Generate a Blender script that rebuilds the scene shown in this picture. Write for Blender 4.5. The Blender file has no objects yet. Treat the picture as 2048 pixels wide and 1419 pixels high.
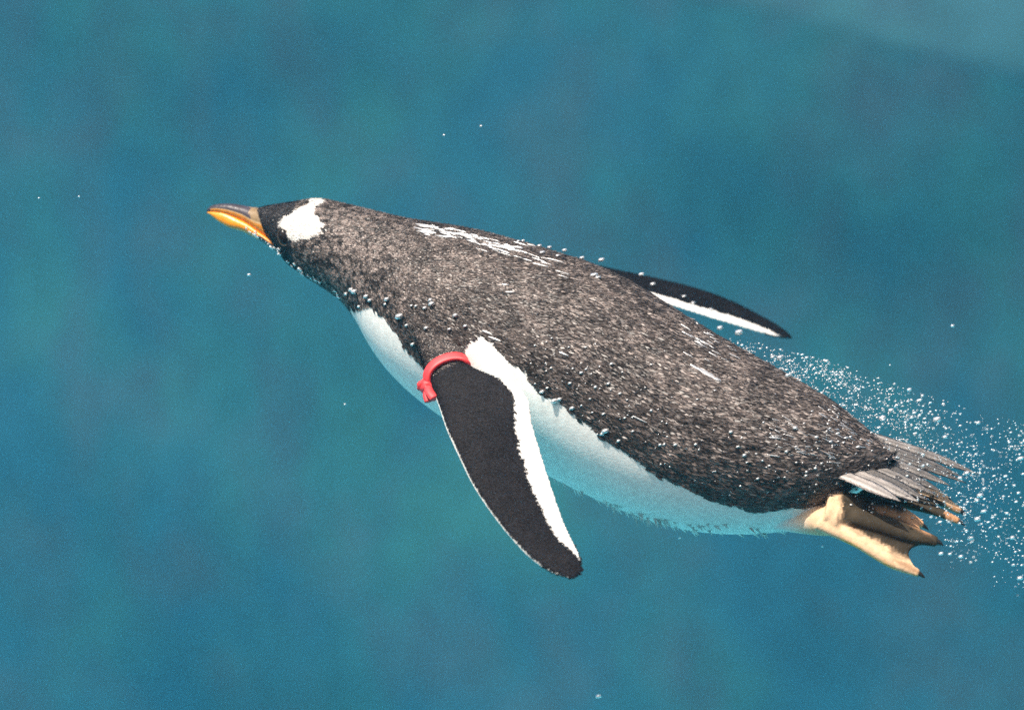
import bpy, bmesh, math, random
import numpy as np
from mathutils import Vector, noise
from mathutils.bvhtree import BVHTree
from mathutils.kdtree import KDTree

random.seed(7); RNG = np.random.default_rng(11)
R = math.radians
scene = bpy.context.scene
col = scene.collection

# ------------------------------------------------------------------ camera
D = 3.2                     # lens to penguin, metres
S = 0.00047                 # metres per photograph pixel at the penguin
HW = 1024 * S
cam_d = bpy.data.cameras.new('camera'); cam = bpy.data.objects.new('camera', cam_d); col.objects.link(cam)
cam.location = (0, -D, 0); cam.rotation_euler = (R(90), 0, 0)
cam_d.sensor_width = 36; cam_d.lens = 36 * D / (2 * HW)
cam_d.clip_start = 0.05; cam_d.clip_end = 400
cam_d.dof.use_dof = True; cam_d.dof.focus_distance = D - 0.07; cam_d.dof.aperture_fstop = 3.2
scene.camera = cam

# ------------------------------------------------------------------ light
SUN = Vector((-0.28, -0.47, 0.84)).normalized()
world = bpy.data.worlds.new('World'); scene.world = world; world.use_nodes = True
nt = world.node_tree; bg = nt.nodes['Background']
sky = nt.nodes.new('ShaderNodeTexSky'); sky.sky_type = 'NISHITA'; sky.sun_disc = False; sky.dust_density = 6.0; sky.air_density = 0.8; sky.ozone_density = 0.5
sky.sun_elevation = math.asin(SUN.z); sky.sun_rotation = math.atan2(SUN.x, SUN.y)
nt.links.new(sky.outputs[0], bg.inputs[0]); bg.inputs[1].default_value = 0.11
sun_d = bpy.data.lights.new('sun', 'SUN'); sun_d.energy = 4.6; sun_d.angle = R(0.6); sun_d.color = (1.0, 0.93, 0.84)
sun = bpy.data.objects.new('sun', sun_d); col.objects.link(sun); sun.location = (0, 0, 6)
sun.rotation_euler = (-SUN).to_track_quat('-Z', 'Y').to_euler()
scene.view_settings.view_transform = 'Standard'; scene.view_settings.look = 'None'
scene.view_settings.gamma = 1; scene.view_settings.use_curve_mapping = False
scene.view_settings.exposure = 0.45
scene.render.engine = 'CYCLES'
cy = scene.cycles
cy.use_denoising = False; cy.max_bounces = 8; cy.volume_bounces = 2; cy.transmission_bounces = 6
cy.transparent_max_bounces = 8; cy.sample_clamp_indirect = 4; cy.caustics_refractive = False; cy.caustics_reflective = False

# ------------------------------------------------------------------ helpers
def tag(o, label=None, cat=None, group=None, kind=None):
    if label: o['label'] = label
    if cat: o['category'] = cat
    if group: o['group'] = group
    if kind: o['kind'] = kind
    return o

def mesh_obj(name, verts, faces, mat, parent=None, smooth=True):
    me = bpy.data.meshes.new(name)
    me.from_pydata([tuple(v) for v in verts], [], [tuple(int(i) for i in f) for f in faces]); me.update()
    if smooth: me.polygons.foreach_set('use_smooth', [True] * len(me.polygons))
    if mat: me.materials.append(mat)
    o = bpy.data.objects.new(name, me); col.objects.link(o); o.parent = parent
    return o

def set_col(me, arr, name='Col'):
    a = me.color_attributes.new(name, 'FLOAT_COLOR', 'POINT')
    full = np.ones((len(me.vertices), 4), np.float32); full[:, :3] = arr
    a.data.foreach_set('color', full.ravel())

def P(px, py, y=0.0):
    k = S * (D + y) / D
    return Vector(((px - 1024) * k, y, (709.5 - py) * k))

AX = Vector((0.9, 0.43)); YAW = math.tan(R(14))
def yaxis(px, py):          # depth of the body's axis: the tail is nearer than the head
    return -((px - 1100) * 0.9 + (py - 710) * 0.43) * S * YAW

def interp(keys, n, dense=None):
    """Catmull-Rom through an (k, m) array, n samples even along the first two columns' path"""
    K = np.asarray(keys, float); k = len(K)
    seg = np.linalg.norm(np.diff(K[:, :2], axis=0), axis=1); T = np.concatenate([[0], np.cumsum(seg)])
    t = np.linspace(0, T[-1], n); out = np.zeros((n, K.shape[1]))
    M = np.zeros_like(K)
    for i in range(k):
        a, b = max(i - 1, 0), min(i + 1, k - 1)
        M[i] = (K[b] - K[a]) / max(T[b] - T[a], 1e-9)
    for j, x in enumerate(t):
        i = min(int(np.searchsorted(T, x, side='right')) - 1, k - 2); h = T[i + 1] - T[i]; u = (x - T[i]) / h
        out[j] = ((2*u**3 - 3*u**2 + 1) * K[i] + (u**3 - 2*u**2 + u) * h * M[i]
                  + (-2*u**3 + 3*u**2) * K[i + 1] + (u**3 - u**2) * h * M[i + 1])
    return out

def ring_faces(nr, ns, cap=True):
    f = []
    for i in range(nr - 1):
        for j in range(ns):
            k = (j + 1) % ns
            f.append((i*ns + j, i*ns + k, (i+1)*ns + k, (i+1)*ns + j))
    if cap:
        f.append(tuple(range(ns - 1, -1, -1))); f.append(tuple((nr-1)*ns + j for j in range(ns)))
    return f

def node_mat(name):
    m = bpy.data.materials.new(name); m.use_nodes = True
    t = m.node_tree; return m, t, t.nodes['Principled BSDF']

def nd(t, kind, **kw):
    n = t.nodes.new(kind)
    for k, v in kw.items():
        if k in n.inputs: n.inputs[k].default_value = v
        else: setattr(n, k, v)
    return n

# ------------------------------------------------------------------ materials
def attr_mat(name, rough, spec, noise_scale, noise_amt, bump=0.0, bump_scale=900, stretch=None, sheen=0.0):
    m, t, b = node_mat(name)
    a = nd(t, 'ShaderNodeVertexColor', layer_name='Col')
    tc = nd(t, 'ShaderNodeTexCoord')
    n = nd(t, 'ShaderNodeTexNoise', Scale=noise_scale, Detail=5.0)
    t.links.new(tc.outputs['Object'], n.inputs['Vector'])
    r = nd(t, 'ShaderNodeMapRange'); r.inputs[3].default_value = 1 - noise_amt; r.inputs[4].default_value = 1 + noise_amt
    r.inputs[1].default_value = 0.3; r.inputs[2].default_value = 0.7
    t.links.new(n.outputs[0], r.inputs[0])
    mx = nd(t, 'ShaderNodeMix', data_type='RGBA', blend_type='MULTIPLY'); mx.inputs[0].default_value = 1
    t.links.new(a.outputs[0], mx.inputs[6]); t.links.new(r.outputs[0], mx.inputs[7])
    t.links.new(mx.outputs[2], b.inputs['Base Color'])
    b.inputs['Roughness'].default_value = rough; b.inputs['Specular IOR Level'].default_value = spec
    if sheen: b.inputs['Sheen Weight'].default_value = sheen; b.inputs['Sheen Roughness'].default_value = 0.5
    if bump:
        n2 = nd(t, 'ShaderNodeTexNoise', Scale=bump_scale, Detail=3.0)
        if stretch:
            mp = nd(t, 'ShaderNodeMapping'); mp.inputs['Rotation'].default_value = stretch[0]; mp.inputs['Scale'].default_value = stretch[1]
            t.links.new(tc.outputs['Object'], mp.inputs[0]); t.links.new(mp.outputs[0], n2.inputs['Vector'])
        else: t.links.new(tc.outputs['Object'], n2.inputs['Vector'])
        bp = nd(t, 'ShaderNodeBump', Strength=bump, Distance=0.002)
        t.links.new(n2.outputs[0], bp.inputs['Height']); t.links.new(bp.outputs[0], b.inputs['Normal'])
    return m

M_body = attr_mat('plumage_skin', 0.66, 0.12, 160, 0.10, 0.12, 520, ((0, R(25), 0), (0.5, 1, 1)))
M_feather = attr_mat('feather', 0.38, 0.36, 60, 0.25)
M_scale = attr_mat('flipper_scale', 0.60, 0.10, 60, 0.2)
M_horn = attr_mat('beak_horn', 0.32, 0.45, 120, 0.12, 0.15, 400)
M_tail = attr_mat('tail_feather', 0.45, 0.5, 90, 0.2, 0.4, 500)

def plain(name, c, rough=0.5, spec=0.5, ns=80, amt=0.1, coat=0.0):
    m, t, b = node_mat(name)
    tc = nd(t, 'ShaderNodeTexCoord'); n = nd(t, 'ShaderNodeTexNoise', Scale=ns, Detail=4.0)
    t.links.new(tc.outputs['Object'], n.inputs['Vector'])
    cr = nd(t, 'ShaderNodeValToRGB'); cr.color_ramp.elements[0].position = 0.3; cr.color_ramp.elements[1].position = 0.7
    cr.color_ramp.elements[0].color = tuple(x * (1 - amt) for x in c) + (1,); cr.color_ramp.elements[1].color = tuple(min(1, x * (1 + amt)) for x in c) + (1,)
    t.links.new(n.outputs[0], cr.inputs[0]); t.links.new(cr.outputs[0], b.inputs['Base Color'])
    b.inputs['Roughness'].default_value = rough; b.inputs['Specular IOR Level'].default_value = spec
    b.inputs['Coat Weight'].default_value = coat
    return m
M_eye = plain('eye_dark', (0.012, 0.008, 0.007), 0.22, 0.35)
M_lid = plain('eyelid_skin', (0.07, 0.052, 0.036), 0.6, 0.2)
M_claw = plain('claw_horn', (0.02, 0.017, 0.015), 0.4)
M_band = plain('red_plastic', (0.70, 0.045, 0.05), 0.5, 0.5, 150, 0.12)

m, t, b = node_mat('air_bubble'); M_bubble = m
out = [n for n in t.nodes if n.type == 'OUTPUT_MATERIAL'][0]
gl = nd(t, 'ShaderNodeBsdfGlass', IOR=0.76, Roughness=0.06); gs = nd(t, 'ShaderNodeBsdfGlossy', Roughness=0.36)
gs.inputs[0].default_value = (0.95, 0.95, 0.95, 1)
df = nd(t, 'ShaderNodeBsdfDiffuse'); df.inputs[0].default_value = (0.9, 0.9, 0.9, 1)
m1 = nd(t, 'ShaderNodeMixShader'); m1.inputs[0].default_value = 0.42
m2 = nd(t, 'ShaderNodeMixShader'); m2.inputs[0].default_value = 0.17
t.links.new(gl.outputs[0], m1.inputs[1]); t.links.new(gs.outputs[0], m1.inputs[2])
t.links.new(m1.outputs[0], m2.inputs[1]); t.links.new(df.outputs[0], m2.inputs[2]); t.links.new(m2.outputs[0], out.inputs[0])

# painted concrete of the pool, stained by algae
def pool_mat(name, base, dark, teal, zs=0.45):
    m, t, b = node_mat(name)
    tc = nd(t, 'ShaderNodeTexCoord'); mp = nd(t, 'ShaderNodeMapping'); mp.inputs['Scale'].default_value = (1, 1, zs); mp.inputs['Location'].default_value = (4.3, 1.7, 0.6)
    t.links.new(tc.outputs['Object'], mp.inputs[0])
    n1 = nd(t, 'ShaderNodeTexNoise', Scale=4.6, Detail=4.0, Roughness=0.6); n2 = nd(t, 'ShaderNodeTexNoise', Scale=2.4, Detail=3.0)
    n3 = nd(t, 'ShaderNodeTexNoise', Scale=14.0, Detail=5.0, Roughness=0.7)
    for n in (n1, n2, n3): t.links.new(mp.outputs[0], n.inputs['Vector'])
    def ramp(lo, hi, src):
        r = nd(t, 'ShaderNodeMapRange'); r.inputs[1].default_value = lo; r.inputs[2].default_value = hi; t.links.new(src, r.inputs[0]); return r.outputs[0]
    x1 = nd(t, 'ShaderNodeMix', data_type='RGBA'); x1.inputs[6].default_value = base + (1,); x1.inputs[7].default_value = teal + (1,)
    t.links.new(ramp(0.38, 0.66, n2.outputs[0]), x1.inputs[0])
    x2 = nd(t, 'ShaderNodeMix', data_type='RGBA'); x2.inputs[7].default_value = dark + (1,)
    t.links.new(x1.outputs[2], x2.inputs[6]); t.links.new(ramp(0.46, 0.68, n1.outputs[0]), x2.inputs[0])
    x3 = nd(t, 'ShaderNodeMix', data_type='RGBA', blend_type='MULTIPLY'); x3.inputs[0].default_value = 1
    rr = nd(t, 'ShaderNodeMapRange'); rr.inputs[1].default_value = 0.3; rr.inputs[2].default_value = 0.7; rr.inputs[3].default_value = 0.8; rr.inputs[4].default_value = 1.2
    t.links.new(n3.outputs[0], rr.inputs[0]); t.links.new(x2.outputs[2], x3.inputs[6]); t.links.new(rr.outputs[0], x3.inputs[7])
    t.links.new(x3.outputs[2], b.inputs['Base Color']); b.inputs['Roughness'].default_value = 0.85; b.inputs['Specular IOR Level'].default_value = 0.1
    return m
M_wall = pool_mat('pool_wall_paint', (0.007, 0.054, 0.086), (0.019, 0.051, 0.070), (0.014, 0.077, 0.081), 0.85)
M_floor = pool_mat('pool_floor_paint', (0.08, 0.36, 0.50), (0.06, 0.27, 0.37), (0.09, 0.41, 0.50), 1.0)
M_ledge = pool_mat('pool_ledge_paint', (0.028, 0.084, 0.110), (0.028, 0.070, 0.092), (0.028, 0.092, 0.108), 1.0)

# ------------------------------------------------------------------ the pool
def wall_grid(name, origin, ux, uy, nx, ny, amp, mat, nrm):   # a slightly uneven sheet
    V = []; F = []
    for j in range(ny + 1):
        for i in range(nx + 1):
            p = origin + ux * (i / nx) + uy * (j / ny)
            h = noise.fractal(Vector((p.x, p.y, p.z)) * 0.9, 1.0, 2.0, 3) * amp
            V.append(p + nrm * h)
    for j in range(ny):
        for i in range(nx):
            a = j * (nx + 1) + i; F.append((a, a + 1, a + nx + 2, a + nx + 1))
    return tag(mesh_obj(name, V, F, mat), kind='structure')

WY = 3.9; SL = math.tan(R(-28))            # rear wall runs slightly towards the camera at the right
def wally(x): return WY + SL * x
ZB, ZT = -1.55, 1.15
A = Vector((-7.0, wally(-7.0), ZB)); B = Vector((6.0, wally(6.0), ZB))
n_w = Vector((B - A).cross(Vector((0, 0, 1)))).normalized()
wall_grid('pool_wall', A, B - A, Vector((0, 0, ZT - ZB)), 150, 36, 0.10, M_wall, n_w)
wall_grid('pool_floor', Vector((-7.0, -0.9, ZB)), Vector((13.0, 0, 0)), Vector((0, 8.0, 0)), 90, 60, 0.05, M_floor, Vector((0, 0, 1)))
# sloping ledge high on the rear wall at the right
L, F = [], []; nx = 60; prof = ((-.06, -0.03), (-0.03, -0.001), (0.012, 0.003), (0.05, 0.005), (0.12, 0.006), (0.30, 0.006), (0.5, 0.006), (0.52, -0.06))
for i in range(nx + 1):
    x = 0.0 + 3.4 * i / nx; z0_ = 0.842 - 0.285 * x + 0.012 * math.sin(x * 5)
    for (dz, dn) in prof:
        p = Vector((x, wally(x), z0_ + dz)); L.append(p + n_w * (noise.fractal(p * 0.9, 1.0, 2.0, 3) * 0.10 + dn))
w = len(prof)
for i in range(nx):
    for j in range(w - 1): F.append((i*w + j, (i+1)*w + j, (i+1)*w + j + 1, i*w + j + 1))
tag(mesh_obj('pool_ledge', L, F, M_ledge), kind='structure')

# the water itself, from the viewing window backwards
bm = bmesh.new(); bmesh.ops.create_cube(bm, size=1.0)
me = bpy.data.meshes.new('water'); bm.to_mesh(me); bm.free()
wo = bpy.data.objects.new('water', me); col.objects.link(wo)
x0, x1, y0, y1, z0, z1 = -7.5, 6.5, -0.70, 7.4, -2.6, 1.3
wo.location = ((x0 + x1) / 2, (y0 + y1) / 2, (z0 + z1) / 2); wo.scale = (x1 - x0, y1 - y0, z1 - z0)
m = bpy.data.materials.new('water_volume'); m.use_nodes = True; t = m.node_tree
for n in list(t.nodes):
    if n.type != 'OUTPUT_MATERIAL': t.nodes.remove(n)
out = t.nodes[0]
pv = nd(t, 'ShaderNodeVolumePrincipled'); pv.inputs['Color'].default_value = (0.09, 0.50, 0.80, 1)
pv.inputs['Density'].default_value = 0.042; pv.inputs['Anisotropy'].default_value = 0.3
pv.inputs['Absorption Color'].default_value = (0.45, 0.9, 0.97, 1)
t.links.new(pv.outputs[0], out.inputs['Volume']); me.materials.append(m)
tag(wo, kind='structure')

# ------------------------------------------------------------------ penguin: torso and head
# top contour, bottom contour, roll of the back towards the viewer (degrees), lateral fullness
ST = [((507, 419), (556, 491), 22, 0.50),
      ((530, 412), (568, 510), 22, 0.74),
      ((560, 407), (580, 528), 22, 0.95),
      ((600, 401), (604, 547), 23, 0.98),
      ((640, 397), (632, 565), 25, 0.98),
      ((690, 407), (662, 585), 28, 0.98),
      ((750, 422), (692, 610), 32, 1.0),
      ((810, 436), (716, 645), 36, 1.0),
      ((870, 446), (745, 697), 39, 1.0),
      ((940, 458), (785, 750), 40, 1.0),
      ((1020, 478), (842, 803), 40, 1.0),
      ((1110, 505), (922, 859), 40, 1.0),
      ((1200, 535), (1010, 910), 40, 1.0),
      ((1290, 581), (1100, 953), 40, 1.0),
      ((1370, 632), (1190, 997), 40, 1.0),
      ((1450, 680), (1290, 1038), 40, 1.0),
      ((1530, 725), (1390, 1062), 40, 1.0),
      ((1600, 765), (1480, 1068), 40, 1.0),
      ((1670, 808), (1560, 1062), 40, 1.0),
      ((1725, 852), (1630, 1040), 40, 0.95),
      ((1760, 885), (1690, 1000), 40, 0.9),
      ((1785, 912), (1745, 965), 40, 0.8)]
keys = []
for (tp, bt, th, w) in ST:
    cx, cz = (tp[0] + bt[0]) / 2, (tp[1] + bt[1]) / 2
    keys.append((cx, cz, (tp[0] - bt[0]) / 2, (tp[1] - bt[1]) / 2, th, w))
NR, NS = 330, 256
RG = interp(keys, NR)
Cn = [P(r[0], r[1], yaxis(r[0], r[1])) for r in RG]
TAN = []
for i in range(NR):
    a, b_ = Cn[max(i-1, 0)], Cn[min(i+1, NR-1)]; TAN.append((b_ - a).normalized())
bv = np.zeros((NR * NS, 3)); b_phi = np.zeros(NR * NS); b_row = np.zeros(NR * NS); UV3 = []; WIMG = []
for i in range(NR):
    px, pz, ux, uz, th, w = RG[i]; y = yaxis(px, pz); k = S * (D + y) / D
    U = Vector((ux * k, 0, -uz * k))
    Wv = TAN[i].cross(U).normalized()
    if Wv.y > 0: Wv = -Wv
    Wv = Wv * U.length * w
    UV3.append((U, Wv)); WIMG.append((Wv.x / k, -Wv.z / k))
    for j in range(NS):
        phi = -math.pi + 2 * math.pi * j / NS
        psi = phi + R(th)
        p = Cn[i] + U * math.cos(psi) + Wv * math.sin(psi)
        bv[i*NS + j] = p; b_phi[i*NS + j] = phi; b_row[i*NS + j] = i
b_faces = ring_faces(NR, NS)

def photo_to_row(px, py):
    """ring index and angle from the dorsal line of a photographed near-side point"""
    best = None
    for i in range(NR):
        cx, cz, ux, uz, th, w = RG[i]; rr = ux*ux + uz*uz
        h = 0.0
        for _ in range(4):
            g = math.sqrt(max(0.0, 1 - h*h)); qx, qy = px - cx - g * WIMG[i][0], py - cz - g * WIMG[i][1]
            h = max(-1.0, min(1.0, (qx * ux + qy * uz) / rr))
        ex, ez = qx - h*ux, qy - h*uz; d = ex*ex + ez*ez
        if best is None or d < best[0]: best = (d, i, h, th)
    h = max(-1, min(1, best[2]))
    return best[1], math.acos(h) - R(best[3])

# line between dark back and white belly, read from the flank
BORDER = [(708, 622), (740, 612), (770, 634), (792, 660), (812, 695), (850, 738), (905, 705), (955, 668), (985, 690), (1015, 715), (1050, 745),
          (1080, 783), (1140, 825), (1200, 870), (1270, 915), (1340, 960), (1400, 988), (1440, 1004), (1500, 1017), (1560, 1012), (1640, 1004)]
bp = sorted(photo_to_row(*q) for q in BORDER)
brow = [q[0] for q in bp]; bphi = [q[1] for q in bp]
row_chest = photo_to_row(702, 612)[0]
HEADW = [(566, 470), (561, 452), (570, 434), (592, 421), (610, 412), (621, 401), (628, 390), (662, 392), (655, 402), (640, 411), (630, 420), (632, 434),
         (645, 442), (650, 457), (640, 470), (612, 480), (586, 484), (574, 470)]
def inside(poly, x, y):
    c = False; n = len(poly); j = n - 1
    for i in range(n):
        xi, yi = poly[i]; xj, yj = poly[j]
        if (yi > y) != (yj > y) and x < (xj - xi) * (y - yi) / (yj - yi) + xi: c = not c
        j = i
    return c
DARK = np.array((0.040, 0.036, 0.036)); WHITE = np.array((0.80, 0.78, 0.74)); FACE = np.array((0.020, 0.019, 0.021))
b_col = np.zeros((NR * NS, 3)); b_cls = np.zeros(NR * NS)          # class 1 dark feathers, 2 white feathers, 3 short head feathers
for i in range(NR):
    cx, cz, ux, uz, th, w = RG[i]
    lim = np.interp(i, brow, bphi) if i >= row_chest else 10
    for j in range(NS):
        k = i * NS + j; phi = abs(b_phi[k])
        nz = noise.noise(Vector(bv[k]) * 60) * 0.035 + noise.noise(Vector(bv[k]) * 220) * 0.02
        if phi + nz > lim: b_col[k] = WHITE; b_cls[k] = 2
        else:
            b_col[k] = DARK; b_cls[k] = 1
        if cx < 720:
            psi = phi + R(th); qx = cx + ux * math.cos(psi) + WIMG[i][0] * math.sin(psi); qy = cz + uz * math.cos(psi) + WIMG[i][1] * math.sin(psi)
            n2 = noise.noise(Vector(bv[k]) * 130) * 4 + max(0, min(1, (qx - 606) / 30)) * (noise.noise(Vector(bv[k]) * 330) * 15 + noise.noise(Vector(bv[k]) * 160) * 9) * (1 if qy > 425 else .3)
            if psi < math.pi and inside(HEADW, qx + n2, qy + n2): b_col[k] = WHITE * 1.06; b_cls[k] = 4
            elif cx < 600 and b_cls[k] == 1: b_col[k] = FACE; b_cls[k] = 3
b_flow = np.repeat(np.array([tuple(v) for v in TAN]), NS, axis=0)
b_size = np.clip(np.interp(b_row, [0, 60, 120, 200, 329], [0.4, 0.5, 0.8, 1.0, 1.15]), 0, 2)

# ------------------------------------------------------------------ penguin: flippers
def flipper(stations, thick, n=150, ns=120, side=1, fwhite=None):
    """stations: lead px, lead depth, trail px, trail depth"""
    keys = []
    for q, ((lp, ly, tp, ty)) in enumerate(stations):
        a, b_ = P(lp[0], lp[1], ly), P(tp[0], tp[1], ty); c = (a + b_) / 2; u = (a - b_) / 2
        keys.append((c.x, c.z, c.y, u.x, u.y, u.z, thick[q], fwhite[q]))
    K = interp(keys, n)
    C = [Vector((k[0], k[2], k[1])) for k in K]; U = [Vector((k[3], k[4], k[5])) for k in K]
    V = []; Cc = []; Fl = []; 
    for i in range(n):
        tg = (C[min(i+1, n-1)] - C[max(i-1, 0)]).normalized()
        N = U[i].cross(tg).normalized()
        if (N.y > 0 and side > 0) or (N.z < 0 and side < 0): N = -N        # N: dorsal face
        e = i / (n - 1); sc = 1.0
        if e > 0.93: sc = max(0.08, math.sqrt(max(0, 1 - ((e - 0.93) / 0.07) ** 2)))
        for j in range(ns):
            psi = 2 * math.pi * j / ns; c, s_ = math.cos(psi), math.sin(psi)
            hh = math.copysign(abs(s_) ** 0.75, s_) * (0.72 + 0.28 * c) * K[i][6] / 2 * max(sc, 0.35)
            p = C[i] + U[i] * (c * (0.75 + 0.25 * sc)) + N * hh
            V.append(p)
            wob = noise.noise(p * 190) * 0.05 + noise.noise(p * 45) * 0.07
            f = K[i][7]; x = -1 + 2 * f
            if s_ > 0.02:      # back of the flipper
                white = (f > 0.01 and c + wob < x) or (c > 0.972 and e > 0.22)
            else:
                white = not (e > 0.9 or (c > 0.93 and e < 0.2))
            Cc.append(WHITE * (0.95 if s_ > 0 else 0.9) if white else np.array((0.012, 0.0105, 0.0135)))
            Fl.append(tuple((tg * 0.75 - U[i].normalized() * 0.65).normalized()))
    return np.array([tuple(v) for v in V]), ring_faces(n, ns), np.array(Cc), np.array(Fl), C, U, K

NF = [((805, 640), -.030, (945, 625), -.030), ((838, 706), -.052, (938, 676), -.056), ((862, 772), -.082, (932, 724), -.082),
      ((878, 815), -.104, (1002, 757), -.100), ((893, 860), -.126, (1053, 790), -.116), ((918, 915), -.141, (1066, 850), -.127),
      ((948, 975), -.155, (1085, 912), -.138), ((985, 1030), -.167, (1103, 970), -.149), ((1025, 1080), -.177, (1122, 1025), -.160),
      ((1065, 1120), -.186, (1143, 1075), -.170), ((1105, 1146), -.192, (1160, 1110), -.180), ((1143, 1160), -.195, (1169, 1142), -.189)]
nth = [.060, .040, .022, .015, .0125, .0115, .0105, .010, .0092, .0085, .0075, .006]
nfw = [0, 0, 0, .04, .17, .24, .27, .30, .31, .28, .10, 0]
FF = [((870, 500), .050, (970, 560), .035), ((960, 500), .095, (1060, 560), .055), ((1050, 512), .125, (1150, 575), .068),
      ((1140, 524), .148, (1240, 590), .085), ((1230, 543), .165, (1310, 600), .100), ((1310, 559), .175, (1370, 619), .115),
      ((1390, 578), .182, (1430, 638), .130), ((1460, 603), .187, (1490, 656), .146), ((1520, 634), .190, (1535, 669), .162),
      ((1558, 655), .190, (1564, 675), .172), ((1580, 669), .187, (1584, 677), .181)]
fth = [.050, .030, .018, .014, .012, .011, .010, .0095, .009, .008, .006]
ffw = [0, 0, 0, .14, .19, .22, .24, .25, .22, .08, 0]
nf = flipper(NF, nth, fwhite=nfw, side=1)
ff = flipper(FF, fth, fwhite=ffw, side=-1)

# ------------------------------------------------------------------ penguin: legs and feet
def tube(pts, rad, n=40, ns=28, flat=1.0, up=Vector((0, -0.6, 0.8))):
    K = interp([(p.x, p.z, p.y, r) for p, r in zip(pts, rad)], n); V = []
    C = [Vector((k[0], k[2], k[1])) for k in K]
    for i in range(n):
        tg = (C[min(i+1, n-1)] - C[max(i-1, 0)]).normalized(); a = tg.cross(up).normalized(); b_ = a.cross(tg).normalized()
        for j in range(ns):
            w = 2 * math.pi * j / ns; V.append(C[i] + (a * math.cos(w) + b_ * math.sin(w) * flat) * K[i][3])
    return np.array([tuple(v) for v in V]), ring_faces(n, ns)

FOOT = np.array((0.62, 0.33, 0.17)); SOLE = np.array((0.042, 0.032, 0.020)); YEL = np.array((0.66, 0.36, 0.075)); PINK = np.array((0.66, 0.45, 0.28))
src = [(bv, b_faces, b_col, b_flow, b_cls, b_size)]
def add_src(V, F, C, flow=None, cls=0, size=1.0):
    n = len(V); C = np.asarray(C); C = np.tile(C, (n, 1)) if C.ndim == 1 else C
    fl = np.tile(np.array((0.87, 0, -0.42)), (n, 1)) if flow is None else flow
    src.append((V, F, C, fl, np.full(n, float(cls)), np.full(n, size)))
add_src(nf[0], nf[1], nf[2], nf[3]); add_src(ff[0], ff[1], ff[2], ff[3])
for q_ in (1, 2):                       # body feathers run out over the shoulder
    cl_, sz_ = src[q_][4], src[q_][5]; rows = np.arange(len(cl_)) // 120
    dk_ = src[q_][2][:, 0] < 0.1; cl_[dk_] = 5; cl_[rows < 30] = 1; sz_[:] = np.where(rows < 30, 0.62 - 0.3 * np.clip(rows / 30, 0, 1), 0.30); src[q_][2][rows < 12] = DARK

claws = []
def web(edge_a, edge_b, notch, th=0.0034, nu=26, nv=14):
    """a sheet between two toes with a hollow outer edge"""
    top = []; 
    for i in range(nu + 1):
        u = i / nu
        for j in range(nv + 1):
            v = j / nv; uu = u * (1 - notch * math.sin(math.pi * v))
            pa = edge_a(uu); pb = edge_b(uu); p = pa.lerp(pb, v); top.append(p)
    nrm = (edge_a(1) - edge_a(0)).cross(edge_b(.5) - edge_a(.5)).normalized()
    if nrm.z < 0: nrm = -nrm
    V = [p + nrm * th / 2 for p in top] + [p - nrm * th / 2 for p in top]; n = len(top); F = []
    w = nv + 1
    for i in range(nu):
        for j in range(nv):
            a = i*w + j; F.append((a, a+1, a+w+1, a+w)); F.append((n+a, n+a+w, n+a+w+1, n+a+1))
    loop = [i*w for i in range(nu+1)] + [nu*w + j for j in range(1, w)] + [i*w + nv for i in range(nu-1, -1, -1)] + list(range(nv-1, 0, -1))
    for q in range(len(loop)):
        a, b_ = loop[q], loop[(q+1) % len(loop)]; F.append((a, n+a, n+b_, b_))
    return np.array([tuple(v) for v in V]), F, n
def poly(pts):
    def f(u):
        x = u * (len(pts) - 1); i = min(int(x), len(pts) - 2); return pts[i].lerp(pts[i+1], x - i)
    return f
def foot(toes, ydep, rads, colfn, notch=(0.33, 0.25)):
    chains = []
    for tp, yd, rd in zip(toes, ydep, rads):
        pts = [P(a, b_, y) for (a, b_), y in zip(tp, yd)]; chains.append(pts)
        V, F = tube(pts, [r * S for r in rd], flat=0.72)
        add_src(V, F, np.array([colfn(v) for v in V]), cls=0)
        d = (pts[-1] - pts[-2]).normalized(); claws.append((pts[-1] - d * 0.002, d, rd[-1] * S * 0.62))
    for a in range(len(chains) - 1):
        V, F, n = web(poly(chains[a]), poly(chains[a+1]), notch[a])
        add_src(V, F, np.array([colfn(v) for v in V]), cls=0)
    return chains
def to_px(v):
    k = S * (D + v[1]) / D; return v[0] / k + 1024, 709.5 - v[2] / k
def sstep(a, b_, x):
    x = min(1, max(0, (x - a) / (b_ - a))); return x * x * (3 - 2 * x)
def near_col(v):
    x, y = to_px(v)
    w = noise.noise(Vector(v) * 120) * 9 + noise.noise(Vector(v) * 45) * 9
    q = (y - 1000) - (x - 1640) * 0.50                  # runs from the dark sole down to the outer toe
    c = SOLE * (1.0 + 0.035 * w)
    edge = (y - 1020) - (x - 1760) * 0.26               # pale fold beside the middle toe
    c = c + (FOOT * 0.9 - c) * sstep(13, 2, abs(edge + w * .5)) * sstep(1735, 1765, x) * 0.8
    c = c + (FOOT * 1.1 - c) * sstep(1800, 1822, x) * sstep(12, -4, (y - 1034) - (x - 1805) * 0.55) * sstep(1868, 1852, x)
    c = c + (PINK - c) * sstep(16, 34, q + w)
    c = c + (FOOT * 0.45 - c) * sstep(9, 2, abs(q - 42 - (x - 1800) * .1 + w * .4)) * sstep(1770, 1800, x) * .7
    c = c + (YEL * 1.08 - c) * sstep(50, 74, q + w)
    c = c + (PINK * 0.95 - c) * sstep(1688, 1676, x + w * .3)
    return c * (1 + 0.22 * noise.noise(Vector(v) * 420) + 0.15 * noise.noise(Vector(v) * 160))
yn = yaxis(1740, 1050) - 0.030
near_toes = [[(1640, 1040), (1712, 1078), (1785, 1122), (1838, 1146)], [(1650, 1020), (1735, 1040), (1815, 1066), (1874, 1083)],
             [(1655, 1000), (1730, 1004), (1795, 1022), (1846, 1050)]]
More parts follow.
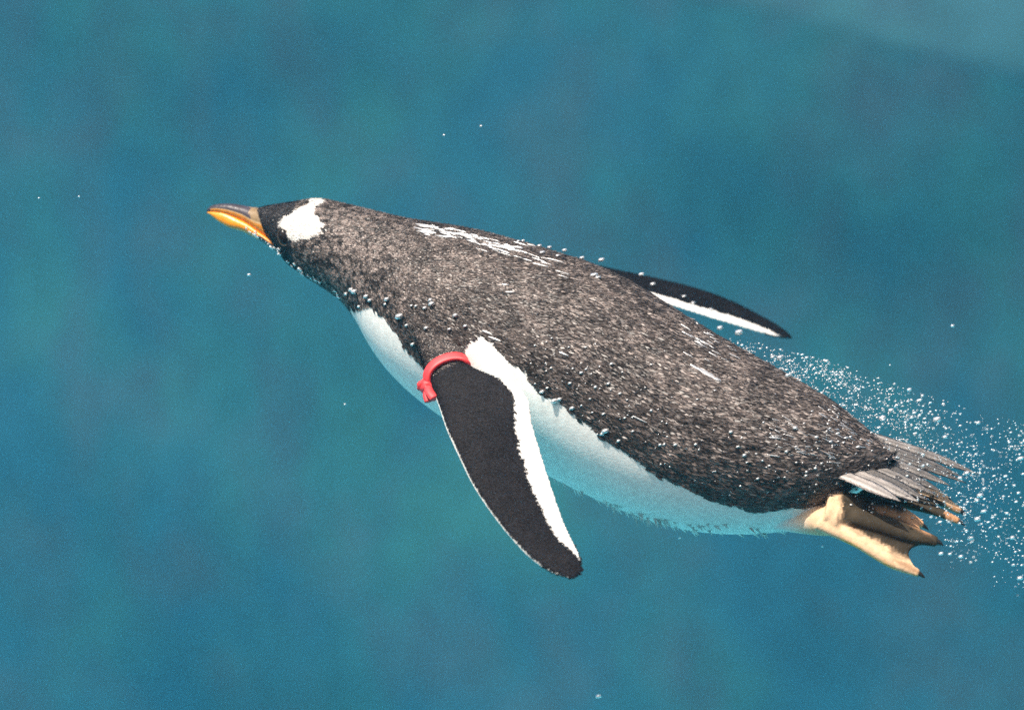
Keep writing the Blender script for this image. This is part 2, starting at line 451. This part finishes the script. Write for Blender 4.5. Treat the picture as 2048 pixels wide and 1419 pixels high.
foot(near_toes, [[yn + .004, yn - .006, yn - .012, yn - .014], [yn + .004, yn + .002, yn, yn], [yn + .01, yn + .016, yn + .022, yn + .024]],
     [[24, 17, 16, 9], [28, 22, 21, 12], [22, 18, 16, 9]], near_col, notch=(0.22, 0.12))
# near leg, from the white flank down to the ankle
V, F = tube([P(1548, 1034, yn + .036), P(1606, 1040, yn + .024), P(1650, 1042, yn + .010), P(1686, 1040, yn)], [24*S, 26*S, 28*S, 27*S])
add_src(V, F, np.array([WHITE * 0.92 + (PINK - WHITE * 0.92) * sstep(1560, 1630, to_px(v)[0] + noise.noise(Vector(v) * 90) * 12) for v in V]), cls=0)
yf = yaxis(1780, 980) + 0.050
def far_col(v):
    x, y = to_px(v)
    w = noise.noise(Vector(v) * 120) * 8
    if y + w < 985 + (x - 1800) * 0.16 + max(0, x - 1880) * .4: return PINK * 0.95
    return SOLE * 1.2 if x < 1890 else FOOT * .7
foot([[(1725, 985), (1800, 1002), (1868, 1020), (1918, 1042)], [(1720, 972), (1800, 985), (1870, 996), (1922, 1022)], [(1712, 962), (1790, 972), (1850, 980), (1896, 998)]],
     [[yf - .012, yf - .022, yf - .03, yf - .034], [yf - .004, yf - .002, yf, yf], [yf, yf + .012, yf + .02, yf + .026]],
     [[20, 15, 12, 8], [20, 17, 14, 9], [18, 14, 11, 8]], far_col)
V, F = tube([P(1650, 962, yf - .012), P(1690, 970, yf - .008), P(1735, 978, yf - .004)], [36*S, 30*S, 22*S])
add_src(V, F, PINK * 0.55, cls=0)

# ------------------------------------------------------------------ penguin: one skin
tmp_me = bpy.data.meshes.new('tmp'); V_all = []; F_all = []; off = 0
for s_ in src:
    V_all.append(s_[0]); F_all += [tuple(int(i) + off for i in f) for f in s_[1]]; off += len(s_[0])
V_all = np.concatenate(V_all); C_all = np.concatenate([s_[2] for s_ in src]); Fl_all = np.concatenate([s_[3] for s_ in src])
K_all = np.concatenate([s_[4] for s_ in src]); Z_all = np.concatenate([s_[5] for s_ in src])
tmp_me.from_pydata(V_all.tolist(), [], F_all); tmp_me.update()
bmx = bmesh.new(); bmx.from_mesh(tmp_me)
# each source piece gets outward normals of its own before the union
bmesh.ops.recalc_face_normals(bmx, faces=bmx.faces[:]); bmx.to_mesh(tmp_me); bmx.free()
tmp = bpy.data.objects.new('tmp', tmp_me); col.objects.link(tmp)
md = tmp.modifiers.new('r', 'REMESH'); md.mode = 'VOXEL'; md.voxel_size = 0.00155; md.use_smooth_shade = True
sm = tmp.modifiers.new('s', 'SMOOTH'); sm.factor = 0.5; sm.iterations = 3
dg = bpy.context.evaluated_depsgraph_get()
body_me = bpy.data.meshes.new_from_object(tmp.evaluated_get(dg)); body_me.name = 'body'
bpy.data.objects.remove(tmp); bpy.data.meshes.remove(tmp_me)
penguin = bpy.data.objects.new('penguin', None); col.objects.link(penguin)
penguin.empty_display_size = 0.1
tag(penguin, 'swimming penguin with white head patch, orange beak and red band on one flipper', 'penguin')
body = bpy.data.objects.new('body', body_me); col.objects.link(body); body.parent = penguin
body_me.materials.clear(); body_me.materials.append(M_body)
nv = len(body_me.vertices); BV = np.zeros(nv * 3, np.float32); body_me.vertices.foreach_get('co', BV); BV = BV.reshape(-1, 3)
BN = np.zeros(nv * 3, np.float32); body_me.vertex_normals.foreach_get('vector', BN); BN = BN.reshape(-1, 3)
kd = KDTree(len(V_all))
for i, v in enumerate(V_all): kd.insert(v, i)
kd.balance()
idx = np.array([kd.find(v)[1] for v in BV])
B_col = C_all[idx]; B_flow = Fl_all[idx]; B_cls = K_all[idx]; B_size = Z_all[idx]
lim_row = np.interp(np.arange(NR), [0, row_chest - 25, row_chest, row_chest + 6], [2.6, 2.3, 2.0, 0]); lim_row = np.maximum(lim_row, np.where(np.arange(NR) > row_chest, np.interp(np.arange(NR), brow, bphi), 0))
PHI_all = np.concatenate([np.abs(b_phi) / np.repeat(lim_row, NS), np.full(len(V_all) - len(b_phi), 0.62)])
set_col(body_me, B_col)
body_me.polygons.foreach_set('use_smooth', [True] * len(body_me.polygons))
bvh = BVHTree.FromPolygons(BV.tolist(), [tuple(p.vertices) for p in body_me.polygons])
CAMP = Vector((0, -D, 0))
def hit(px, py):
    d = (P(px, py, 0) - CAMP).normalized(); loc, nrm, i, dist = bvh.ray_cast(CAMP, d)
    return (loc, nrm, i) if loc is not None else None

# ------------------------------------------------------------------ feathers
cand = np.where(B_cls > 0)[0]
wgt = np.where(B_cls[cand] == 2, np.where(BN[cand, 2] < -0.86, 0.012, 0.0), np.where(B_cls[cand] == 5, 0.75, 1.0)) / (0.35 + B_size[cand]) ; wgt /= wgt.sum()
NFE = 185000
pick = RNG.choice(cand, NFE, p=wgt)
fv = []; fc = []
nrm = BN[pick]; fl = B_flow[pick]; fl = fl - nrm * (fl * nrm).sum(1, keepdims=True); fl /= np.linalg.norm(fl, axis=1, keepdims=True) + 1e-9
sd = np.cross(nrm, fl); cls = B_cls[pick]; szs = B_size[pick]
jit = RNG.normal(0, 0.12, NFE)[:, None]; fl2 = fl + sd * jit; fl2 /= np.linalg.norm(fl2, axis=1, keepdims=True); sd2 = np.cross(nrm, fl2)
ln = (RNG.uniform(0.0055, 0.0110, NFE) * szs)[:, None]; wd = ln * RNG.uniform(0.085, 0.145, NFE)[:, None]
isw = ((cls == 2) | (cls == 4))[:, None]; ln = np.where(isw, ln * 0.75, ln)
pos = BV[pick] + sd * RNG.uniform(-.0008, .0008, (NFE, 1)) + fl * RNG.uniform(-.0008, .0008, (NFE, 1))
lift = np.abs(RNG.normal(0.05, 0.06, NFE))[:, None]; lift = np.where(isw, np.where((cls == 2)[:, None], 0.25 + lift * 5, lift * 0.25), lift); lift = np.where(((cls == 3) | (cls == 5))[:, None], lift * 0.4, lift)
rollj = RNG.normal(0, 0.25, NFE)[:, None]
b0 = pos - fl2 * ln * 0.3 - nrm * 0.0004
l0 = pos + fl2 * ln * 0.35 + sd2 * wd + nrm * (0.0002 + wd * rollj)
r0 = pos + fl2 * ln * 0.35 - sd2 * wd + nrm * (0.0002 - wd * rollj)
t0 = pos + fl2 * ln * 0.8 + nrm * (0.0004 + lift * ln)
FV = np.stack([b0, l0, t0, r0], 1).reshape(-1, 3)
base = B_col[pick]
big = np.array([noise.noise(Vector(p) * 28) for p in pos])[:, None]; med = np.array([noise.noise(Vector(p) * 75) for p in pos])[:, None]
pxs = pos[:, 0] / S + 1024
neck = np.clip((840 - pxs) / 120, 0, 1)[:, None]  # neck mottling: ruffled feathers, bubbles and dappled light put into the colour
fine = np.array([noise.noise(Vector(p) * 230) for p in pos])[:, None]
axd = np.array((0.87, -0.21, -0.42)); stq = pos - 0.72 * (pos @ axd)[:, None] * axd
strk = np.array([noise.noise(Vector(p) * 190) for p in stq])[:, None]
val = np.exp(RNG.normal(0, 0.33, NFE))[:, None] * (1 + 0.4 * big + 0.35 * med) * np.exp(0.85 * strk + neck * (3.4 * fine + 0.9 * med + 0.55))
dk = np.array((0.062, 0.050, 0.045)) * np.clip(val, 0.3, 4)
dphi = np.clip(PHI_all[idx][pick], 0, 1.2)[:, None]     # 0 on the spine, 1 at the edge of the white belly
dors = np.clip(1.05 - dphi ** 2.0, 0, 1)  # pale back, dark flank: plumage tone plus shading put into the feather colour
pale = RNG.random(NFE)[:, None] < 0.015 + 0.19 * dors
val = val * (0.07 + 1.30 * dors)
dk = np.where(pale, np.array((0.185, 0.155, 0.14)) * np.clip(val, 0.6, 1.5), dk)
dk = np.where((cls == 3)[:, None], FACE * np.clip(val, .5, 1.8), dk)
dk = np.where((cls == 5)[:, None], np.array((0.0165, 0.0142, 0.0155)) * np.clip(val ** .35, .6, 1.5), dk)
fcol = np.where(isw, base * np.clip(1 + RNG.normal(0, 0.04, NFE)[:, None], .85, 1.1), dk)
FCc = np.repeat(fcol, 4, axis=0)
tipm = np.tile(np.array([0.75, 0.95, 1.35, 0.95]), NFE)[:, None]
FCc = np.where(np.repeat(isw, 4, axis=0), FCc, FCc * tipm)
q = np.arange(NFE) * 4
FF_ = np.concatenate([np.stack([q, q + 2, q + 1], 1), np.stack([q, q + 3, q + 2], 1)])
fme = bpy.data.meshes.new('feathers')
fme.vertices.add(len(FV)); fme.vertices.foreach_set('co', FV.astype(np.float32).ravel())
fme.loops.add(len(FF_) * 3); fme.loops.foreach_set('vertex_index', FF_.astype(np.int32).ravel())
fme.polygons.add(len(FF_)); fme.polygons.foreach_set('loop_start', np.arange(len(FF_), dtype=np.int32) * 3)
fme.update(calc_edges=True); fme.validate()
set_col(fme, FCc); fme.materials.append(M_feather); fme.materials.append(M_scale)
fme.polygons.foreach_set('material_index', np.concatenate([cls == 5, cls == 5]).astype(np.int32))
tl = np.where(isw, 0.10, np.where((cls == 5)[:, None], 0.12, 0.30))
cn = nrm - fl2 * (lift * 1.0 - 0.12 + tl * RNG.normal(0, 1, (NFE, 1))) * np.where(isw, 0.3, 1) + sd2 * tl * RNG.normal(0, 1, (NFE, 1))
cn /= np.linalg.norm(cn, axis=1, keepdims=True)
fme.polygons.foreach_set('use_smooth', [True] * len(fme.polygons))
fme.normals_split_custom_set_from_vertices(np.repeat(cn, 4, axis=0).tolist())
fo = bpy.data.objects.new('feathers', fme); col.objects.link(fo); fo.parent = body; tag(fo, kind='stuff')

# ------------------------------------------------------------------ beak
def beak(stations, wid, name, colfn, n=70, ns=48):
    keys = []
    for (tp, bt), w in zip(stations, wid):
        keys.append(((tp[0]+bt[0])/2, (tp[1]+bt[1])/2, (tp[0]-bt[0])/2, (tp[1]-bt[1])/2, w))
    K = interp(keys, n); V = []; C = []
    cs = [P(k[0], k[1], yaxis(k[0], k[1])) for k in K]
    for i in range(n):
        y = yaxis(K[i][0], K[i][1]); k = S * (D + y) / D; U = Vector((K[i][2]*k, 0, -K[i][3]*k))
        tg = (cs[min(i+1, n-1)] - cs[max(i-1, 0)]).normalized(); W = tg.cross(U).normalized()
        if W.y > 0: W = -W
        W = W * K[i][4] * k
        for j in range(ns):
            phi = -math.pi + 2*math.pi*j/ns; psi = phi + R(22)
            c, s_ = math.cos(psi), math.sin(psi)
            V.append(cs[i] + U * c + W * s_); C.append(colfn(i / (n-1), abs(phi), V[-1]))
    o = mesh_obj(name, V, ring_faces(n, ns), M_horn, penguin); set_col(o.data, np.array(C)); return o
ORG = np.array((0.80, 0.27, 0.012)); HORN = np.array((0.045, 0.036, 0.045)); CREAM = np.array((0.62, 0.42, 0.22))
def up_col(e, phi, p):
    w = noise.noise(p * 150) * 0.12
    lim = R(56) + w * .5
    if e > 0.93: return HORN
    if phi < lim:
        return HORN * (1 + 2.2 * max(0, 0.45 - e)) if e > 0.24 + w else CREAM * 0.42
    if phi < lim + 0.1: return CREAM
    return ORG * (1 - 0.15 * e)
def lo_col(e, phi, p):
    if e < 0.28: return np.array((0.03, 0.028, 0.03)) if phi > 1.2 else ORG * 0.9
    return ORG * np.array((1, 1.0 + 0.35 * max(0, e - 0.6), 1))
beak([((532, 414), (566, 494)), ((510, 415), (540, 478)), ((482, 410), (503, 452)), ((456, 407), (472, 437)), ((436, 408), (446, 428)),
      ((424, 411), (430, 425)), ((416, 417), (418, 424)), ((413.5, 421), (414, 424))], [34, 27, 18, 13, 9.5, 7, 4, 1.2], 'upper_mandible', up_col)
beak([((566, 488), (560, 508)), ((532, 468), (522, 483)), ((502, 447), (488, 464)), ((474, 433), (459, 455)), ((449, 424), (439, 444)),
      ((431, 423), (427, 435)), ((420, 423), (419, 428)), ((415, 424), (415, 426))], [26, 22, 16, 12, 9, 6, 3.5, 1.2], 'lower_mandible', lo_col)

# eyes: a dark ball in a thin lid, one on each side of the head
def ellipsoid(c, ax, nu=20, nv=12):
    V = []; F = []
    for i in range(nv + 1):
        a = math.pi * i / nv
        for j in range(nu):
            w = 2*math.pi*j/nu; V.append(c + ax[0]*math.sin(a)*math.cos(w) + ax[1]*math.sin(a)*math.sin(w) + ax[2]*math.cos(a))
    for i in range(nv):
        for j in range(nu):
            k = (j+1) % nu; F.append((i*nu+j, i*nu+k, (i+1)*nu+k, (i+1)*nu+j))
    return V, F
row_e, phi_e = photo_to_row(571, 477)
for sg in (1, -1):
    U, Wv = UV3[row_e]; psi = phi_e * sg + R(RG[row_e][4]); pc = Cn[row_e] + U*math.cos(psi) + Wv*math.sin(psi)
    n_ = (U*math.cos(psi)/U.length + Wv*math.sin(psi)/Wv.length).normalized(); a = TAN[row_e]
    dwn = n_.cross(a).normalized(); a = dwn.cross(n_).normalized()
    if sg > 0:    # long axis of the photographed eye leans back
        a, dwn = (a * 0.92 + dwn * 0.38).normalized(), (dwn * 0.92 - a * 0.38).normalized()
    V, F = ellipsoid(pc - n_ * 0.0004, (a * 0.0050, dwn * 0.0076, n_ * 0.0030))
    eye = mesh_obj('eye', V, F, M_eye, penguin)
    V, F = [], []; nu, nv_ = 36, 10
    for i in range(nu):
        w = 2*math.pi*i/nu; rc = a * 0.0052 * math.cos(w) + dwn * 0.0079 * math.sin(w); rn = rc.normalized()
        for j in range(nv_):
            z = 2*math.pi*j/nv_; V.append(pc + rc + rn * 0.0006 * math.cos(z) + n_ * (0.0006 * math.sin(z) + 0.0004))
    for i in range(nu):
        for j in range(nv_): F.append((i*nv_+j, i*nv_+(j+1) % nv_, ((i+1) % nu)*nv_+(j+1) % nv_, ((i+1) % nu)*nv_+j))
    mesh_obj('eyelid', V, F, M_lid, eye)

# claws
for (p, d, r) in claws:
    dn = Vector((0, 0, -1)); pts = [p, p + d * 0.004 + dn * 0.0004, p + d * 0.008 + dn * 0.0018]
    V, F = tube(pts, [r, r * 0.75, r * 0.12], n=10, ns=10); mesh_obj('claw', V, F, M_claw, penguin)

# ------------------------------------------------------------------ tail feathers
TF = [((1742, 868), (1905, 915), 8, .060, .6), ((1745, 872), (1964, 933), 10, .045, 1.6), ((1738, 884), (1930, 938), 9, .030, .7), ((1732, 894), (1938, 950), 8, .020, .5),
      ((1722, 902), (1905, 955), 10, .008, 1.2), ((1712, 910), (1890, 968), 10, -.004, .6), ((1702, 918), (1872, 972), 11, -.014, 1.5),
      ((1692, 926), (1855, 982), 11, -.023, .8), ((1678, 934), (1838, 986), 13, -.031, 2.6), ((1662, 940), (1800, 984), 12, -.038, 3.0)]
for (a, b_, w, dy, pal) in TF:
    y0_ = yaxis(1720, 910) + dy * 0.75; y1_ = yaxis(1900, 950) + dy * 1.25
    pa, pb = P(a[0], a[1], y0_), P(b_[0], b_[1], y1_); ax = (pb - pa); d = ax.normalized()
    nrm_ = Vector((0, -0.62, 0.78)); sdv = d.cross(nrm_).normalized(); nrm_ = sdv.cross(d).normalized()
    n = 26; prof = [0.0, .55, .62, .9, .62, .55]
    V = []; C = []
    for i in range(n):
        e = i / (n-1); wid = w * S * 1.3 * (0.8 + 0.5 * e - 0.2 * e * e) * (1 if e < 0.55 else max(0.06, 1 - ((e - 0.55) / 0.45) ** 1.9))
        sag = -0.010 * e * e
        c = pa + ax * e + nrm_ * sag
        for (x, z) in ((-1, -.05), (-.3, .0), (0, .055), (.3, .0), (1, -.05), (0, -.04)):
            j = noise.noise(Vector((e * 30, x * 3, a[0]))) * 0.10
            V.append(c + sdv * wid * (x + j * abs(x)) + nrm_ * wid * z * 1.6)
            sh = abs(x); base_ = np.array((0.15, 0.135, 0.125)) * (0.40 + 0.70 * pal)
            C.append(base_ * (0.5 + 1.2 * sh) * (1.25 - 0.5 * e) * (1 + 0.25 * noise.noise(Vector((e * 16, x * 2, a[1])))))
    o = mesh_obj('tail_feather', V, ring_faces(n, 6), M_tail, penguin); set_col(o.data, np.array(C))

# ------------------------------------------------------------------ red flipper band
band = bpy.data.objects.new('flipper_band', None); col.objects.link(band); band.empty_display_size = 0.03
tag(band, "red plastic identification band tied around the root of the penguin's flipper", 'flipper band')
nC, nU, nK = nf[4], nf[5], nf[6]
ib = min(range(len(nC)), key=lambda i: (to_px(nC[i])[0] - 896) ** 2 + (to_px(nC[i])[1] - 747) ** 2)
tg = (nC[ib+1] - nC[ib-1]).normalized(); N = nU[ib].cross(tg).normalized(); N = -N if N.y > 0 else N
V = []; n = 90; ns = 14; ring = []
for i in range(n):
    w = 2*math.pi*i/n; c, s_ = math.cos(w), math.sin(w)
    hh = math.copysign(abs(s_) ** 0.75, s_) * (0.72 + 0.28*c) * (nK[ib][6] / 2 + 0.0024) + (0.0012 if s_ > 0 else 0) * abs(s_)
    ring.append(nC[ib] + nU[ib] * c * 1.05 + N * hh - tg * (0.0095 * s_ if s_ > 0 else 0))
for i in range(n):
    w = 2*math.pi*i/n; d = (ring[(i+1) % n] - ring[i-1]).normalized()
    o_ = nU[ib].normalized() * math.cos(w) * 0.45 + N * math.sin(w); o_ = (o_ - d * o_.dot(d)).normalized(); wv = d.cross(o_).normalized()
    for j in range(ns):
        z = 2*math.pi*j/ns; cc, ss = math.cos(z), math.sin(z)
        V.append(ring[i] + wv * 0.0050 * math.copysign(abs(cc) ** .45, cc) + o_ * 0.0024 * math.copysign(abs(ss) ** .6, ss))
F = [(i*ns+j, ((i+1) % n)*ns+j, ((i+1) % n)*ns+(j+1) % ns, i*ns+(j+1) % ns) for i in range(n) for j in range(ns)]
mesh_obj('strap', V, F, M_band, band)
lead = ring[0]; od = nU[ib].normalized()
kq = lead + N * 0.002
V, F = [], []
def lump(name, c, ax, wob):
    V, F = ellipsoid(c, ax, 24, 16)
    V = [v + (v - c) * (noise.noise(v * 260) * wob) for v in V]; return mesh_obj(name, V, F, M_band, band)
lump('knot', kq + od * 0.0015, (od * 0.0065, N * 0.006, tg * 0.0075), 0.35)
lump('knot', kq + od * 0.003 - tg * 0.005, (od * 0.0085, N * 0.0048, tg * 0.0042), 0.4)
tube_pts = [kq, kq + tg * 0.009 + od * 0.002 + N * .002, kq + tg * 0.019 + od * 0.0005 + N * .001]
V, F = tube(tube_pts, [0.0050, 0.0046, 0.0052], n=18, ns=14, flat=0.6); mesh_obj('loose_end', V, F, M_band, band)
tube_pts = [kq, kq + tg * 0.007 + od * 0.006 - N * .002, kq + tg * 0.013 + od * 0.008 - N * .004]
V, F = tube(tube_pts, [0.0045, 0.004, 0.0036], n=18, ns=14, flat=0.6); mesh_obj('loose_end', V, F, M_band, band)

# ------------------------------------------------------------------ bubbles
BUB = []            # (location, radius, elongation axis, elong, squash axis or None, group key)
STREAK = Vector((0.93, -0.05, 0.30)).normalized()
def wake_y(): return yaxis(1850, 950) + RNG.normal(0.0, 0.085)
def lerp(a, b_, t): return a + (b_ - a) * t
n = 0; CL = [(RNG.random() ** 0.8, RNG.beta(1.5, 1.7)) for _ in range(60)]
while n < 2700:
    e = RNG.random() ** 0.8                                   # along the wake
    v = RNG.beta(1.5, 1.7)
    if RNG.random() < 0.55:
        cl = CL[RNG.integers(len(CL))]; e = float(np.clip(cl[0] + RNG.normal(0, 0.035), 0, 1)); v = float(np.clip(cl[1] + RNG.normal(0, 0.07), 0, 1.05))
    px = lerp(1450, 2075, e)
    top = np.interp(px, [1450, 1560, 1700, 1850, 2075], [672, 695, 735, 790, 855])
    bot = np.interp(px, [1450, 1600, 1760, 1860, 1900, 2075], [700, 780, 900, 1060, 1130, 1215])
    py = lerp(top, bot, v)
    if px < 1900 and RNG.random() < 0.25 * (1 - e): continue
    rad = float(np.clip(np.exp(RNG.normal(math.log(1.0), 0.55)), 0.5, 4.6)) * (0.8 + 0.35 * e)
    y = wake_y()
    if px < 1760: y = yaxis(px, py) + abs(RNG.normal(0.03, 0.03))
    BUB.append((P(px, py, y), rad * S, STREAK, RNG.uniform(1.15, 2.0), 'wake')); n += 1
for (px, py, rad) in ((1874, 838, 8), (1560, 714, 6), (1478, 664, 8), (1440, 655, 6), (1960, 990, 6.5), (1955, 1037, 6.5), (1934, 945, 5.5), (1882, 1106, 5), (1900, 1107, 4), (1922, 1112, 5),
                    (2040, 1155, 6), (1920, 955, 5), (1782, 820, 6), (1575, 750, 5), (1765, 835, 7), (1890, 873, 5)):
    BUB.append((P(px, py, yaxis(1850, 950) - 0.04), rad * S, STREAK, 1.25, 'wake'))
def cling(px, py, rad, key, el=1.2, out=0.6):
    h = hit(px, py)
    if h is None: return
    BUB.append((h[0] + h[1] * rad * S * out, rad * S, STREAK, el, key))
for (px, py, r) in ((705, 578, 6), (712, 582, 7), (694, 586, 4.5), (735, 592, 6), (742, 600, 5), (776, 598, 6), (772, 608, 4), (802, 632, 9), (815, 650, 4.5), (828, 687, 5), (853, 657, 5.5),
                    (865, 608, 7), (862, 600, 5), (851, 616, 5), (833, 612, 4), (824, 611, 3.5), (912, 631, 6), (932, 652, 5), (900, 658, 4.5), (720, 612, 4)):
    cling(px, py, r, 'shoulder')
for q_ in range(70):                    # froth along the throat
    e = RNG.random(); px = lerp(492, 690, e); py = np.interp(px, [492, 540, 570, 610, 650, 690], [455, 489, 518, 548, 570, 598]) + RNG.normal(0, 3)
    y = yaxis(px, py) - 0.012 - RNG.random() * 0.012
    BUB.append((P(px, py, y), float(np.clip(RNG.normal(2.3, 0.8), 1.1, 4.5)) * S, Vector((0.8, 0, -0.6)), RNG.uniform(1, 1.6), 'throat'))
for (px, py, r) in ((1036, 484, 3.5), (1046, 481, 3), (1079, 491, 4), (1099, 494, 4), (1129, 500, 4.5), (1084, 507, 5), (1115, 513, 4), (1164, 515, 4.5), (1203, 519, 5.5), (1283, 548, 5), (1305, 570, 5),
                    (1187, 553, 7), (1195, 557, 5), (1367, 594, 4), (1385, 607, 4), (1420, 620, 4)):
    h = hit(px, py)
    c = h[0] + h[1] * r * S * .5 if h else P(px, py, yaxis(px, 700) + 0.03 * 0)
    BUB.append((c, r * S, Vector((0.95, 0, 0.25)).normalized(), 1.5, 'back'))
for q_ in range(330):                   # beads caught in the flank and rump
    if q_ < 210: px, py = RNG.uniform(1060, 1680), 0; py = np.interp(px, [1060, 1200, 1400, 1550, 1680], [735, 810, 900, 930, 930]) + RNG.normal(0, 62)
    else: px, py = RNG.normal(1690, 60), RNG.normal(905, 50)
    h = hit(px, py)
    if h is None or B_cls[body_me.polygons[h[2]].vertices[0]] != 1: continue
    cling(px, py, float(np.clip(np.exp(RNG.normal(math.log(2.0), 0.4)), 1.0, 6)), 'flank', RNG.uniform(1, 1.7))
for (px, py, r) in ((1085, 782, 5), (1110, 800, 7), (1120, 797, 5), (1145, 815, 5), (1212, 860, 7), (1206, 866, 5), (1250, 835, 3), (1238, 880, 4)): cling(px, py, r, 'flank', 1.4)
for q_ in range(70):
    px, py = RNG.uniform(1690, 1920), 0; py = np.interp(px, [1690, 1920], [985, 1040]) + RNG.normal(0, 22); cling(px, py, float(RNG.uniform(1.4, 3.4)), 'feet')
for (px, py, r, y) in ((1197, 1391, 6, -0.10), (498, 549, 4, -0.06), (158, 393, 2.2, 0), (888, 270, 2.5, 0.02), (962, 252, 2.6, 0.05), (1905, 651, 4, .05), (1360, 1075, 3, .0), (1645, 1092, 2.5, 0), (690, 808, 2.5, .04), (78, 396, 2.2, 0), (1780, 730, 2, 0)):
    BUB.append((P(px, py, y), r * S, STREAK, 1.2, 'lone'))

# air film drawn out into silvery streaks over the back
STK = []
for q_ in range(85): px = RNG.uniform(838, 1040); STK.append((px, np.interp(px, [838, 900, 1040], [450, 458, 496]) + abs(RNG.normal(0, 14)), RNG.uniform(6, 24), RNG.uniform(0.9, 2.6)))
for q_ in range(16): px = RNG.uniform(1010, 1130); STK.append((px, np.interp(px, [1010, 1130], [490, 545]) + RNG.normal(0, 8), RNG.uniform(10, 24), RNG.uniform(1.2, 2.4)))
for q_ in range(26): px = RNG.uniform(1370, 1470); STK.append((px, np.interp(px, [1370, 1470], [672, 715]) + RNG.normal(0, 16), RNG.uniform(6, 20), RNG.uniform(0.9, 2.2)))
STK += [(1415, 748, 26, 7), (1395, 738, 22, 4), (1432, 758, 14, 5), (1128, 708, 14, 3), (1280, 838, 22, 2), (975, 665, 16, 3), (990, 678, 20, 3), (1010, 570, 10, 2.5), (1020, 585, 12, 2.5)]
for q_ in range(40): px = RNG.uniform(1540, 1680); STK.append((px, np.interp(px, [1540, 1680], [850, 905]) + RNG.normal(0, 26), RNG.uniform(6, 20), RNG.uniform(0.9, 2.2)))
for q_ in range(30): px = RNG.uniform(1640, 1775); STK.append((px, np.interp(px, [1640, 1775], [815, 880]) + RNG.normal(6, 15), RNG.uniform(5, 15), RNG.uniform(1.0, 2.8)))

def icos():
    bm = bmesh.new(); bmesh.ops.create_icosphere(bm, subdivisions=2, radius=1.0); me = bpy.data.meshes.new('bubble')
    for v in bm.verts: v.co *= 1 + 0.38 * noise.noise(v.co * 1.3 + Vector((3.1, 0.4, 7.7)))
    bm.to_mesh(me); bm.free(); me.polygons.foreach_set('use_smooth', [True] * len(me.polygons)); me.materials.append(M_bubble); return me
bub_me = icos()
LBL = {'wake': ("small silvery air bubble drifting in the trail behind the penguin's feet and tail", 'bubbles trailing behind the penguin'),
       'shoulder': ("silvery air bubble clinging to the penguin's neck and shoulder above the red band", 'bubbles on the shoulder'),
       'throat': ("tiny air bubble in the froth along the penguin's throat below the beak", 'bubbles along the throat'),
       'back': ("bright air bubble along the outline of the penguin's upper back", 'bubbles along the back'),
       'flank': ("small air bubble caught in the dark feathers of the penguin's flank and rump", 'bubbles in the flank feathers'),
       'feet': ("small air bubble resting on the penguin's trailing feet", 'bubbles on the feet'),
       'lone': ('lone pale bubble floating in open water away from the penguin', 'stray bubbles in open water'),
       'streak': ("thin silvery streak of air drawn out over the penguin's dark back feathers", 'air streaks over the back')}
BUB.sort(key=lambda q: -q[1])
N_IND = 290
def frame(ax, sq=None):
    a = ax.normalized(); b_ = (sq if sq else Vector((0, -1, 0))); c = a.cross(b_).normalized(); b_ = c.cross(a).normalized(); return a, b_, c
from mathutils import Matrix
rest_v, rest_f = [], []
bmI = bmesh.new(); bmesh.ops.create_icosphere(bmI, subdivisions=1, radius=1.0)
iv = np.array([tuple(v.co) for v in bmI.verts]); itf = np.array([[v.index for v in f.verts] for f in bmI.faces]); bmI.free()
for q_, (p, r, ax, el, key) in enumerate(BUB):
    a, b_, c = frame(ax)
    if q_ < N_IND:
        o = bpy.data.objects.new('bubble', bub_me); col.objects.link(o)
        Mx = Matrix((a, b_, c)).transposed().to_4x4()
        o.matrix_world = Matrix.Translation(p) @ Mx @ Matrix.Diagonal((r * el * .85, r * .8, r * 0.68, 1))
        tag(o, LBL[key][0], 'bubble', LBL[key][1])
    else:
        B3 = np.array([tuple(a * r * el), tuple(b_ * r), tuple(c * r * 0.9)])
        rest_f.append(itf + len(rest_v) * len(iv)); rest_v.append(iv @ B3 + np.array(tuple(p)))
o = mesh_obj('fine_bubbles', np.concatenate(rest_v), np.concatenate(rest_f), M_bubble)
tag(o, "mist of tiny air bubbles around the penguin and in its trail", 'bubbles', kind='stuff')
for (px, py, l, w) in STK:
    h = hit(px, py)
    if h is None: continue
    fl_ = Vector(B_flow[body_me.polygons[h[2]].vertices[0]]); nn = h[1]; a = (fl_ - nn * fl_.dot(nn)).normalized(); a = (a + a.cross(nn) * RNG.normal(0, 0.16)).normalized(); c = a.cross(nn).normalized()
    o = bpy.data.objects.new('air_streak', bub_me); col.objects.link(o)
    o.matrix_world = Matrix.Translation(h[0] + nn * 0.0006) @ Matrix((a, c, nn)).transposed().to_4x4() @ Matrix.Diagonal((l * S * .8, w * S * .8, 0.0010, 1))
    tag(o, LBL['streak'][0], 'air streak', LBL['streak'][1])
